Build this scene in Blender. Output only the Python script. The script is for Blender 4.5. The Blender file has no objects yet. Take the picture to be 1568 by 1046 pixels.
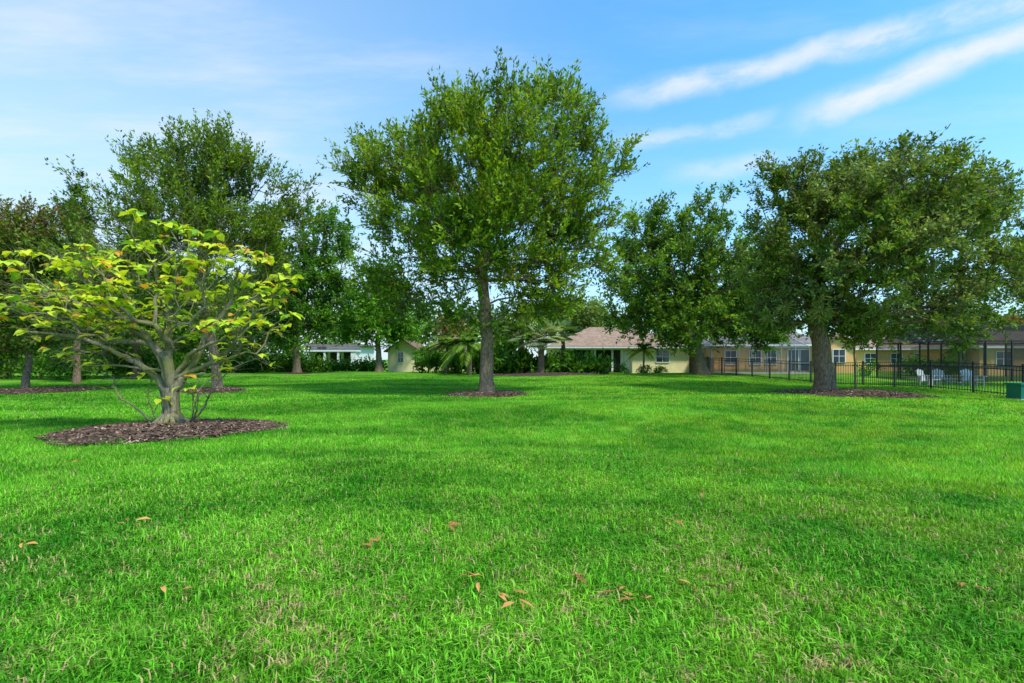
import bpy, math, random
import numpy as np
from mathutils import Vector, noise
random.seed(7)
rng = np.random.default_rng(7)
scene = bpy.context.scene
F = 740.0      # survey scale: tangent units
EYE = 1.6

# ------------------------------------------------------------ terrain
def sst(t):
    t = np.clip(t, 0, 1); return t*t*(3-2*t)
def g(x, y):
    x = np.asarray(x, float); y = np.asarray(y, float)
    near = sst((np.hypot(x, y)-4)/8)*(1-sst((np.hypot(x, y)-70)/40))
    return (0.30*sst((y-24)/18) + 0.085*near*(np.sin(x*.31+.6)*np.sin(y*.55+.4)+.6*np.sin(x*.17-y*.33))
            + 0.20*np.exp(-(((x-8)/6)**2+((y-30)/5)**2)) + .22*np.exp(-(((x-5)/7)**2+((y-14)/1.9)**2)) + .16*np.exp(-(((x+5)/5)**2+((y-17.5)/1.9)**2))
            + .07*np.exp(-(((x-1)/3)**2+((y-7.5)/1.2)**2)))
def gz(x, y): return float(g(x, y))

# ------------------------------------------------------------ helpers
def mesh_np(name, V, Fq, mat=None, col=None, smooth=False):
    V = np.asarray(V, np.float32); Fq = np.asarray(Fq, np.int32)
    k = Fq.shape[1]; me = bpy.data.meshes.new(name)
    me.vertices.add(len(V)); me.vertices.foreach_set('co', V.ravel())
    me.loops.add(Fq.size); me.loops.foreach_set('vertex_index', Fq.ravel())
    me.polygons.add(len(Fq)); me.polygons.foreach_set('loop_start', np.arange(len(Fq), dtype=np.int32)*k)
    if smooth: me.polygons.foreach_set('use_smooth', np.ones(len(Fq), bool))
    me.update(calc_edges=True)
    if col is not None:
        a = me.attributes.new('Col', 'FLOAT_COLOR', 'POINT')
        c = np.ones((len(V), 4), np.float32); c[:, :3] = col
        a.data.foreach_set('color', c.ravel())
    if mat: me.materials.append(mat)
    return me
def obj(name, me, parent=None, loc=(0, 0, 0)):
    o = bpy.data.objects.new(name, me); scene.collection.objects.link(o)
    o.location = loc
    if parent: o.parent = parent
    return o
def empty(name, loc=(0, 0, 0), rz=0):
    o = bpy.data.objects.new(name, None); scene.collection.objects.link(o)
    o.location = loc; o.rotation_euler[2] = rz; o.empty_display_size = .3
    return o
def pymesh(name, V, Fs, mat, smooth=False):
    me = bpy.data.meshes.new(name); me.from_pydata([tuple(v) for v in V], [], Fs)
    if smooth:
        for p in me.polygons: p.use_smooth = True
    me.materials.append(mat); me.update(); return me
def boxes(name, L, mat, parent=None, loc=(0, 0, 0)):
    V = []; Fs = []
    for (x0, x1, y0, y1, z0, z1) in L:
        b = len(V)
        V += [(x0, y0, z0), (x1, y0, z0), (x1, y1, z0), (x0, y1, z0), (x0, y0, z1), (x1, y0, z1), (x1, y1, z1), (x0, y1, z1)]
        Fs += [(b, b+3, b+2, b+1), (b+4, b+5, b+6, b+7), (b, b+1, b+5, b+4), (b+1, b+2, b+6, b+5), (b+2, b+3, b+7, b+6), (b+3, b, b+4, b+7)]
    return obj(name, pymesh(name, V, Fs, mat), parent, loc)
def norm(a): return a/np.maximum(np.linalg.norm(a, axis=-1, keepdims=True), 1e-9)

# ------------------------------------------------------------ materials
def newmat(name):
    m = bpy.data.materials.new(name); m.use_nodes = True
    nt = m.node_tree; nt.nodes.clear()
    return m, nt, nt.nodes, nt.links
def mat_simple(name, c, rough=.8, var=.15, scale=6, bump=0, spec=.3, metal=0):
    m, nt, N, L = newmat(name)
    o = N.new('ShaderNodeOutputMaterial'); p = N.new('ShaderNodeBsdfPrincipled')
    tc = N.new('ShaderNodeTexCoord'); n = N.new('ShaderNodeTexNoise'); n.inputs['Scale'].default_value = scale; n.inputs['Detail'].default_value = 6
    r = N.new('ShaderNodeValToRGB')
    r.color_ramp.elements[0].position = .3; r.color_ramp.elements[1].position = .7
    r.color_ramp.elements[0].color = (*[x*(1-var) for x in c], 1); r.color_ramp.elements[1].color = (*[min(1, x*(1+var)) for x in c], 1)
    L.new(tc.outputs['Object'], n.inputs['Vector']); L.new(n.outputs['Fac'], r.inputs['Fac']); L.new(r.outputs['Color'], p.inputs['Base Color'])
    p.inputs['Roughness'].default_value = rough; p.inputs['Specular IOR Level'].default_value = spec; p.inputs['Metallic'].default_value = metal
    if bump:
        b = N.new('ShaderNodeBump'); b.inputs['Strength'].default_value = bump; b.inputs['Distance'].default_value = .03
        L.new(n.outputs['Fac'], b.inputs['Height']); L.new(b.outputs['Normal'], p.inputs['Normal'])
    L.new(p.outputs[0], o.inputs[0]); return m
def mat_roof(name, c):
    """clay tile roof: courses running along the eaves, seen as fine bands"""
    m, nt, N, L = newmat(name)
    o = N.new('ShaderNodeOutputMaterial'); p = N.new('ShaderNodeBsdfPrincipled'); tc = N.new('ShaderNodeTexCoord')
    n = N.new('ShaderNodeTexNoise'); n.inputs['Scale'].default_value = 3; n.inputs['Detail'].default_value = 8; L.new(tc.outputs['Object'], n.inputs['Vector'])
    wv = N.new('ShaderNodeTexWave'); wv.bands_direction = 'Z'; wv.inputs['Scale'].default_value = 2.2; wv.inputs['Distortion'].default_value = .6; L.new(tc.outputs['Object'], wv.inputs['Vector'])
    r = N.new('ShaderNodeValToRGB'); e = r.color_ramp.elements; e[0].position = .3; e[1].position = .7; e[0].color = (*[x*.7 for x in c], 1); e[1].color = (*[x*1.3 for x in c], 1); L.new(n.outputs['Fac'], r.inputs['Fac'])
    r2 = N.new('ShaderNodeValToRGB'); r2.color_ramp.elements[0].color = (.62, .62, .62, 1); L.new(wv.outputs['Fac'], r2.inputs['Fac'])
    mx = N.new('ShaderNodeMixRGB'); mx.blend_type = 'MULTIPLY'; mx.inputs[0].default_value = .8; L.new(r.outputs[0], mx.inputs[1]); L.new(r2.outputs[0], mx.inputs[2])
    L.new(mx.outputs[0], p.inputs['Base Color']); p.inputs['Roughness'].default_value = .85; p.inputs['Specular IOR Level'].default_value = .2
    b = N.new('ShaderNodeBump'); b.inputs['Strength'].default_value = .8; b.inputs['Distance'].default_value = .05; L.new(wv.outputs['Fac'], b.inputs['Height']); L.new(b.outputs['Normal'], p.inputs['Normal'])
    L.new(p.outputs[0], o.inputs[0]); return m
def mat_leaf(name, trans=.38, rough=.5, tw=(1.3, 1.15, .5), spec=.2):
    m, nt, N, L = newmat(name)
    o = N.new('ShaderNodeOutputMaterial'); p = N.new('ShaderNodeBsdfPrincipled'); t = N.new('ShaderNodeBsdfTranslucent'); mx = N.new('ShaderNodeMixShader')
    a = N.new('ShaderNodeAttribute'); a.attribute_name = 'Col'
    mul = N.new('ShaderNodeVectorMath'); mul.operation = 'MULTIPLY'; mul.inputs[1].default_value = tw
    L.new(a.outputs['Color'], p.inputs['Base Color']); L.new(a.outputs['Color'], mul.inputs[0]); L.new(mul.outputs[0], t.inputs['Color'])
    p.inputs['Roughness'].default_value = rough; p.inputs['Specular IOR Level'].default_value = spec
    mx.inputs[0].default_value = trans
    L.new(p.outputs[0], mx.inputs[1]); L.new(t.outputs[0], mx.inputs[2]); L.new(mx.outputs[0], o.inputs[0]); return m
def mat_bark(name, c0, c1, moss=None):
    m, nt, N, L = newmat(name)
    o = N.new('ShaderNodeOutputMaterial'); p = N.new('ShaderNodeBsdfPrincipled')
    tc = N.new('ShaderNodeTexCoord'); mp = N.new('ShaderNodeMapping'); mp.inputs['Scale'].default_value = (9, 9, 2.2)
    n = N.new('ShaderNodeTexNoise'); n.inputs['Scale'].default_value = 2.5; n.inputs['Detail'].default_value = 9; n.inputs['Roughness'].default_value = .7
    r = N.new('ShaderNodeValToRGB'); e = r.color_ramp.elements; e[0].position = .36; e[1].position = .64; e[0].color = (*c0, 1); e[1].color = (*c1, 1)
    L.new(tc.outputs['Object'], mp.inputs[0]); L.new(mp.outputs[0], n.inputs['Vector']); L.new(n.outputs['Fac'], r.inputs['Fac'])
    src = r.outputs['Color']
    if moss:
        n2 = N.new('ShaderNodeTexNoise'); n2.inputs['Scale'].default_value = 1.6; n2.inputs['Detail'].default_value = 5
        r2 = N.new('ShaderNodeValToRGB'); r2.color_ramp.elements[0].position = .42; r2.color_ramp.elements[1].position = .62
        mx = N.new('ShaderNodeMixRGB'); mx.inputs[2].default_value = (*moss, 1)
        L.new(tc.outputs['Object'], n2.inputs['Vector']); L.new(n2.outputs['Fac'], r2.inputs['Fac']); L.new(r2.outputs['Color'], mx.inputs[0]); L.new(src, mx.inputs[1]); src = mx.outputs[0]
    L.new(src, p.inputs['Base Color'])
    p.inputs['Roughness'].default_value = .9; p.inputs['Specular IOR Level'].default_value = .1
    b = N.new('ShaderNodeBump'); b.inputs['Strength'].default_value = 1; b.inputs['Distance'].default_value = .06
    L.new(n.outputs['Fac'], b.inputs['Height']); L.new(b.outputs['Normal'], p.inputs['Normal'])
    L.new(p.outputs[0], o.inputs[0]); return m

LEAF = mat_leaf('leaf_surface')
LEAFY = mat_leaf('thin_leaf_surface', .45, .5, (1.2, 1.05, .4))
BARK = mat_bark('bark', (.08, .05, .03), (.38, .28, .19))
BARK_G = mat_bark('smooth_grey_bark', (.12, .10, .065), (.44, .38, .27), (.26, .25, .08))

def grass_color(N, L):
    geo = N.new('ShaderNodeNewGeometry')
    mp = N.new('ShaderNodeMapping'); mp.inputs['Scale'].default_value = (.5, 1.25, 1); L.new(geo.outputs['Position'], mp.inputs[0])
    def noi(s, d, dist=0, src=None):
        n = N.new('ShaderNodeTexNoise'); n.inputs['Scale'].default_value = s; n.inputs['Detail'].default_value = d; n.inputs['Distortion'].default_value = dist
        L.new(src or geo.outputs['Position'], n.inputs['Vector']); return n
    n1 = noi(.36, 4, .6, mp.outputs[0]); n2 = noi(2.3, 3); n3 = noi(9, 3)
    def ramp(src, a, b, ca=(0, 0, 0), cb=(1, 1, 1)):
        r = N.new('ShaderNodeValToRGB'); e = r.color_ramp.elements; e[0].position = a; e[1].position = b; e[0].color = (*ca, 1); e[1].color = (*cb, 1)
        L.new(src, r.inputs['Fac']); return r.outputs['Color']
    c1 = ramp(n1.outputs['Fac'], .42, .60, (.035, .24, .006), (.22, .58, .030))  # stretched bands: natural grass tones plus mound shading put into the colour
    c2 = ramp(n2.outputs['Fac'], .36, .66, (.050, .28, .010), (.25, .54, .045))
    mx = N.new('ShaderNodeMixRGB'); mx.inputs[0].default_value = .42; L.new(c1, mx.inputs[1]); L.new(c2, mx.inputs[2])
    f = ramp(n3.outputs['Fac'], .46, .68)
    n4 = noi(.9, 3); f4 = ramp(n4.outputs['Fac'], .42, .62)
    ml = N.new('ShaderNodeMath'); ml.operation = 'MULTIPLY'; L.new(f, ml.inputs[0]); L.new(f4, ml.inputs[1])
    sx = N.new('ShaderNodeSeparateXYZ'); L.new(geo.outputs['Position'], sx.inputs[0])
    mr = N.new('ShaderNodeMapRange'); mr.inputs[1].default_value = 2.6; mr.inputs[2].default_value = 6.0; mr.inputs[3].default_value = 1; mr.inputs[4].default_value = .14
    L.new(sx.outputs['Y'], mr.inputs[0])
    m2 = N.new('ShaderNodeMath'); m2.operation = 'MULTIPLY'; L.new(ml.outputs[0], m2.inputs[0]); L.new(mr.outputs[0], m2.inputs[1])
    yr = N.new('ShaderNodeMapRange'); yr.inputs[1].default_value = -3; yr.inputs[2].default_value = 8; yr.inputs[3].default_value = .05; yr.inputs[4].default_value = .45; L.new(sx.outputs['X'], yr.inputs[0])
    yf = N.new('ShaderNodeMath'); yf.operation = 'MULTIPLY'; L.new(yr.outputs[0], yf.inputs[0]); L.new(f4, yf.inputs[1])
    my = N.new('ShaderNodeMixRGB'); my.inputs[2].default_value = (.36, .56, .015, 1); L.new(yf.outputs[0], my.inputs[0]); L.new(mx.outputs[0], my.inputs[1])
    return my.outputs[0], m2.outputs[0]

def mat_ground():
    m, nt, N, L = newmat('lawn_surface')
    o = N.new('ShaderNodeOutputMaterial'); p = N.new('ShaderNodeBsdfPrincipled')
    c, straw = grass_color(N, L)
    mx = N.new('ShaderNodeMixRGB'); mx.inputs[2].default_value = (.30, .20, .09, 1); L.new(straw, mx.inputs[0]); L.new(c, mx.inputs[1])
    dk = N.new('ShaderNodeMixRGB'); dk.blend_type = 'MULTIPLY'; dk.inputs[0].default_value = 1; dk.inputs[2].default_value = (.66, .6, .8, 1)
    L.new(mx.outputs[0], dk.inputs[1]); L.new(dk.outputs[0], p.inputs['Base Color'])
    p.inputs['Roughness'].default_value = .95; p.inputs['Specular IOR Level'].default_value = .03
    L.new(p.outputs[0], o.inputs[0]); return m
def mat_blade():
    m, nt, N, L = newmat('grass_blade')
    o = N.new('ShaderNodeOutputMaterial'); p = N.new('ShaderNodeBsdfPrincipled'); t = N.new('ShaderNodeBsdfTranslucent'); ms = N.new('ShaderNodeMixShader')
    c, straw = grass_color(N, L)
    a = N.new('ShaderNodeAttribute'); a.attribute_name = 'Col'
    sp = N.new('ShaderNodeSeparateColor'); L.new(a.outputs['Color'], sp.inputs[0])
    mr = N.new('ShaderNodeMapRange'); mr.inputs[3].default_value = .40; mr.inputs[4].default_value = 1.65; L.new(sp.outputs['Red'], mr.inputs[0])
    mu = N.new('ShaderNodeVectorMath'); mu.operation = 'SCALE'; L.new(c, mu.inputs[0]); L.new(mr.outputs[0], mu.inputs['Scale'])
    th = N.new('ShaderNodeMath'); th.operation = 'MULTIPLY_ADD'; th.inputs[1].default_value = .85; th.inputs[2].default_value = .035; L.new(straw, th.inputs[0])
    lt = N.new('ShaderNodeMath'); lt.operation = 'LESS_THAN'; L.new(sp.outputs['Green'], lt.inputs[0]); L.new(th.outputs[0], lt.inputs[1])
    mx = N.new('ShaderNodeMixRGB'); mx.inputs[2].default_value = (.60, .45, .20, 1); L.new(lt.outputs[0], mx.inputs[0]); L.new(mu.outputs[0], mx.inputs[1])
    L.new(mx.outputs[0], p.inputs['Base Color']); L.new(mx.outputs[0], t.inputs['Color'])
    p.inputs['Roughness'].default_value = .5; p.inputs['Specular IOR Level'].default_value = .10
    ms.inputs[0].default_value = .35
    L.new(p.outputs[0], ms.inputs[1]); L.new(t.outputs[0], ms.inputs[2]); L.new(ms.outputs[0], o.inputs[0]); return m
GROUND = mat_ground(); BLADE = mat_blade()
MULCH = mat_simple('mulch_bed', (.07, .045, .032), .95, .5, 22, .8, .1)

# ------------------------------------------------------------ ground sheet
def axis(lo, hi, step, far):
    a = list(np.arange(lo, hi+1e-6, step)); s = step; v = hi
    out = []
    while v < far: s *= 1.35; v += s; out.append(v)
    v = lo; s = step; inn = []
    while v > -far: s *= 1.35; v -= s; inn.append(v)
    return np.array(inn[::-1]+a+out)
ax = axis(-50, 50, .5, 1500); ay = axis(-5, 70, .5, 1500)
X, Y = np.meshgrid(ax, ay); Z = g(X, Y)
V = np.stack([X, Y, Z], -1).reshape(-1, 3); nx = len(ax); ny = len(ay)
i, j = np.meshgrid(np.arange(nx-1), np.arange(ny-1)); b = (j*nx+i).ravel()
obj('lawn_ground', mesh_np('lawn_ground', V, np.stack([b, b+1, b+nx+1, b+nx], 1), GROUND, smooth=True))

# ------------------------------------------------------------ scatter (geometry nodes)
def scatter(name, pts, protos, tilt=.15, smin=.8, smax=1.2, parent=None):
    col = bpy.data.collections.new(name+'_source')
    for k, me in enumerate(protos):
        o = bpy.data.objects.new(name+'_clump', me); col.objects.link(o)
    me = bpy.data.meshes.new(name); me.vertices.add(len(pts)); me.vertices.foreach_set('co', np.asarray(pts, np.float32).ravel()); me.update()
    o = obj(name, me, parent)
    ng = bpy.data.node_groups.new(name, 'GeometryNodeTree')
    ng.interface.new_socket('Geometry', in_out='INPUT', socket_type='NodeSocketGeometry')
    ng.interface.new_socket('Geometry', in_out='OUTPUT', socket_type='NodeSocketGeometry')
    N = ng.nodes; L = ng.links
    gi = N.new('NodeGroupInput'); go = N.new('NodeGroupOutput'); ip = N.new('GeometryNodeInstanceOnPoints')
    ci = N.new('GeometryNodeCollectionInfo'); ci.inputs['Collection'].default_value = col; ci.inputs['Separate Children'].default_value = True; ci.inputs['Reset Children'].default_value = True
    r = N.new('FunctionNodeRandomValue'); r.data_type = 'FLOAT_VECTOR'; r.inputs[0].default_value = (-tilt, -tilt, 0); r.inputs[1].default_value = (tilt, tilt, 6.283)
    s = N.new('FunctionNodeRandomValue'); s.data_type = 'FLOAT'; s.inputs[2].default_value = smin; s.inputs[3].default_value = smax
    L.new(gi.outputs[0], ip.inputs['Points']); L.new(ci.outputs[0], ip.inputs['Instance']); ip.inputs['Pick Instance'].default_value = True
    L.new(r.outputs[0], ip.inputs['Rotation']); L.new(s.outputs[1], ip.inputs['Scale']); L.new(ip.outputs[0], go.inputs[0])
    md = o.modifiers.new('scatter', 'NODES'); md.node_group = ng
    return o
def grass_clump(n, rad, h0, h1, w, simple, seed):
    r = np.random.default_rng(seed)
    rr = rad*np.sqrt(r.random(n)); th = r.random(n)*6.283
    P = np.stack([rr*np.cos(th), rr*np.sin(th), np.full(n, -.005)], 1)
    az = r.random(n)*6.283; lean = r.uniform(.2, 1.4, n); h = r.uniform(h0, h1, n)
    d = np.stack([np.cos(az), np.sin(az), np.zeros(n)], 1); s = np.stack([-np.sin(az), np.cos(az), np.zeros(n)], 1)
    up = np.array([0, 0, 1.]); ww = w*r.uniform(.6, 1.2, n)[:, None]/2; hh = h[:, None]; ll = lean[:, None]
    c = np.stack([r.random(n), r.random(n), r.random(n)], 1)
    if simple:
        tip = P+up*hh/np.sqrt(1+ll**2*.6)+d*hh*ll*.7
        V = np.stack([P-s*ww, P+s*ww, tip], 1).reshape(-1, 3); Fq = np.arange(3*n).reshape(-1, 3); cc = np.repeat(c, 3, 0)
    else:
        mid = P+up*hh*.62+d*hh*ll*.22; tip = P+up*hh*.8/np.sqrt(1+ll**2*.4)+d*hh*ll*.85
        V = np.stack([P-s*ww, P+s*ww, mid-s*ww*.9, mid+s*ww*.9, tip], 1).reshape(-1, 3)
        b = np.arange(n)*5
        Fq = np.concatenate([np.stack([b, b+1, b+3], 1), np.stack([b, b+3, b+2], 1), np.stack([b+2, b+3, b+4], 1)]); cc = np.repeat(c, 5, 0)
    return mesh_np('grass_clump', V, Fq, BLADE, cc)

MUL = []   # (x,y,R,phase)
def edgeR(th, R, ph): return R*(1+.05*np.sin(3*th+ph)+.035*np.sin(7*th+2*ph)+.02*np.sin(13*th))
def mulch(x, y, R, nchips, ph):
    MUL.append((x, y, R, ph)); H = .06+.03*R
    nr, na = 14, 72
    V = [(x, y, gz(x, y)+H)]
    for a in range(1, nr+1):
        for k in range(na):
            th = k/na*6.28318; rr = edgeR(th, R, ph)*a/nr
            px, py = x+rr*math.cos(th), y+rr*math.sin(th)
            V.append((px, py, gz(px, py)+.015+H*(1-(a/nr)**3)+.015*noise.noise((px*6, py*6, 0))*(a < nr)))
    Fs = [(0, 1+k, 1+(k+1) % na) for k in range(na)]
    for a in range(nr-1):
        for k in range(na):
            p = 1+a*na; q = p+na; Fs.append((p+k, q+k, q+(k+1) % na, p+(k+1) % na))
    o = obj('mulch_ring', pymesh('mulch_ring', V, Fs, MULCH, True))
    th = rng.random(nchips)*6.283; rr = edgeR(th, R*1.05, ph)*np.sqrt(rng.random(nchips))
    px, py = x+rr*np.cos(th), y+rr*np.sin(th)
    pz = g(px, py)+.022+H*(1-np.clip(rr/R, 0, 1)**3)
    scatter('mulch_chips', np.stack([px, py, pz], 1), CHIPS, .5, .6, 1.7, o)
def chip(c, k):
    r = random.Random(k); a, b2, t = r.uniform(.03, .06), r.uniform(.008, .016), .006
    V = [(-a, -b2, 0), (a*.8, -b2*1.2, 0), (a, b2, .004), (-a*.9, b2*.8, .006), (-a, -b2, t), (a*.8, -b2, t), (a, b2, t+.004), (-a*.9, b2*.8, t+.006)]
    return pymesh('wood_chip', V, [(0, 3, 2, 1), (4, 5, 6, 7), (0, 1, 5, 4), (1, 2, 6, 5), (2, 3, 7, 6), (3, 0, 4, 7)], c)
cm = [mat_simple('chip_dark', (.055, .035, .025), .9, .3), mat_simple('chip_brown', (.14, .082, .055), .9, .3), mat_simple('chip_tan', (.42, .29, .20), .9, .3)]
CHIPS = [chip(cm[0], 1), chip(cm[1], 2), chip(cm[0], 3), chip(cm[2], 4), chip(cm[1], 5), chip(cm[1], 6)]

# ------------------------------------------------------------ tubes / leaves
class Tubes:
    def __init__(s): s.V = []; s.F = []; s.n = 0
    def tube(s, P, R, sides=6, rough=0, flute=0):
        P = np.asarray(P, float); m = len(P)
        T = np.gradient(P, axis=0) if m > 2 else np.repeat((P[-1]-P[0])[None], m, 0)
        T = norm(T); ref = np.array([1., 0, 0]) if abs(T[0][0]) < .8 else np.array([0, 1., 0])
        a = np.arange(sides)/sides*2*np.pi; ca = np.cos(a)[:, None]; sa = np.sin(a)[:, None]
        for k in range(m):
            u = ref-T[k]*ref.dot(T[k]); u /= np.linalg.norm(u)+1e-9; ref = u; v = np.cross(T[k], u)
            rad = R[k]*np.ones((sides, 1))
            if rough: rad = rad*(1+rough*rng.normal(size=(sides, 1)))
            if flute: rad = rad*(1+flute*(1-k/m)**2*np.sin(a*5+1)[:, None])
            s.V.append(P[k]+rad*(ca*u+sa*v))
        b0 = s.n; kk = np.arange(sides); k2 = (kk+1) % sides
        for k in range(m-1):
            b = b0+k*sides; s.F.append(np.stack([b+kk, b+k2, b+sides+k2, b+sides+kk], 1))
        s.n += m*sides
    def cones(s, P, D, Ln, r):
        n = len(P)
        ref = np.where(np.abs(D[:, :1]) < .8, np.array([[1., 0, 0]]), np.array([[0, 1., 0]]))
        u = norm(np.cross(D, ref)); v = np.cross(D, u); e = P+D*Ln[:, None]
        Q = [P+r*(math.cos(a)*u+math.sin(a)*v) for a in (0, 2.09, 4.19)]+[e+.35*r*(math.cos(a)*u+math.sin(a)*v) for a in (0, 2.09, 4.19)]
        s.V.append(np.stack(Q, 1).reshape(-1, 3)); b = s.n+np.arange(n)*6
        for k in range(3):
            k2 = (k+1) % 3; s.F.append(np.stack([b+k, b+k2, b+3+k2, b+3+k], 1))
        s.n += 6*n
    def mesh(s, name, mat): return mesh_np(name, np.concatenate(s.V), np.concatenate(s.F), mat, smooth=True)
def leaves_mesh(name, P, D, Nn, Ln, Wd, C, mat, fancy=False):
    D = norm(D); S = norm(np.cross(D, Nn)); U = np.cross(S, D); l = Ln[:, None]; w = Wd[:, None]/2; n = len(P)
    if not fancy:
        V = np.stack([P, P+D*l*.45+S*w+U*w*.3, P+D*l-U*l*.1, P+D*l*.45-S*w+U*w*.3], 1).reshape(-1, 3)
        return mesh_np(name, V, np.arange(4*n).reshape(-1, 4), mat, np.repeat(C, 4, 0))
    V = np.stack([P, P+D*l*.35+S*w*.8+U*w*.35, P+D*l*.7+S*w*.95+U*w*.2, P+D*l-U*l*.22, P+D*l*.7-S*w*.95+U*w*.2, P+D*l*.35-S*w*.8+U*w*.35, P+D*l*.38, P+D*l*.72-U*l*.05], 1).reshape(-1, 3)
    b = np.arange(n)[:, None]*8
    Fq = np.concatenate([b+np.array([x]) for x in ([0, 1, 6], [0, 6, 5], [1, 2, 7], [1, 7, 6], [6, 7, 4], [6, 4, 5], [2, 3, 7], [7, 3, 4])])
    return mesh_np(name, V, Fq, mat, np.repeat(C, 8, 0))
def rand3(n): return norm(rng.normal(size=(n, 3)))
def mixcol(c0, c1, t): t = t[:, None]; return np.asarray(c0)*(1-t)+np.asarray(c1)*t

def sample_blobs(B, n, hole=.0, seed=0, shell=.42):
    w = np.array([b[2]*b[3]*b[4] for b in B])**.8; w /= w.sum()
    out = []; tries = 0
    while len(out) < n and tries < n*30:
        tries += 1
        b = B[rng.choice(len(B), p=w)]
        d = rng.normal(size=3); d /= np.linalg.norm(d); r = rng.random()**shell
        p = np.array([b[0]+d[0]*b[2]*r, b[5]+d[1]*b[4]*r, b[1]+d[2]*b[3]*r])
        if hole and noise.noise(Vector(p*.55+seed*7.3)) < -0.35+hole: continue
        out.append(p)
    return np.array(out)

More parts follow.
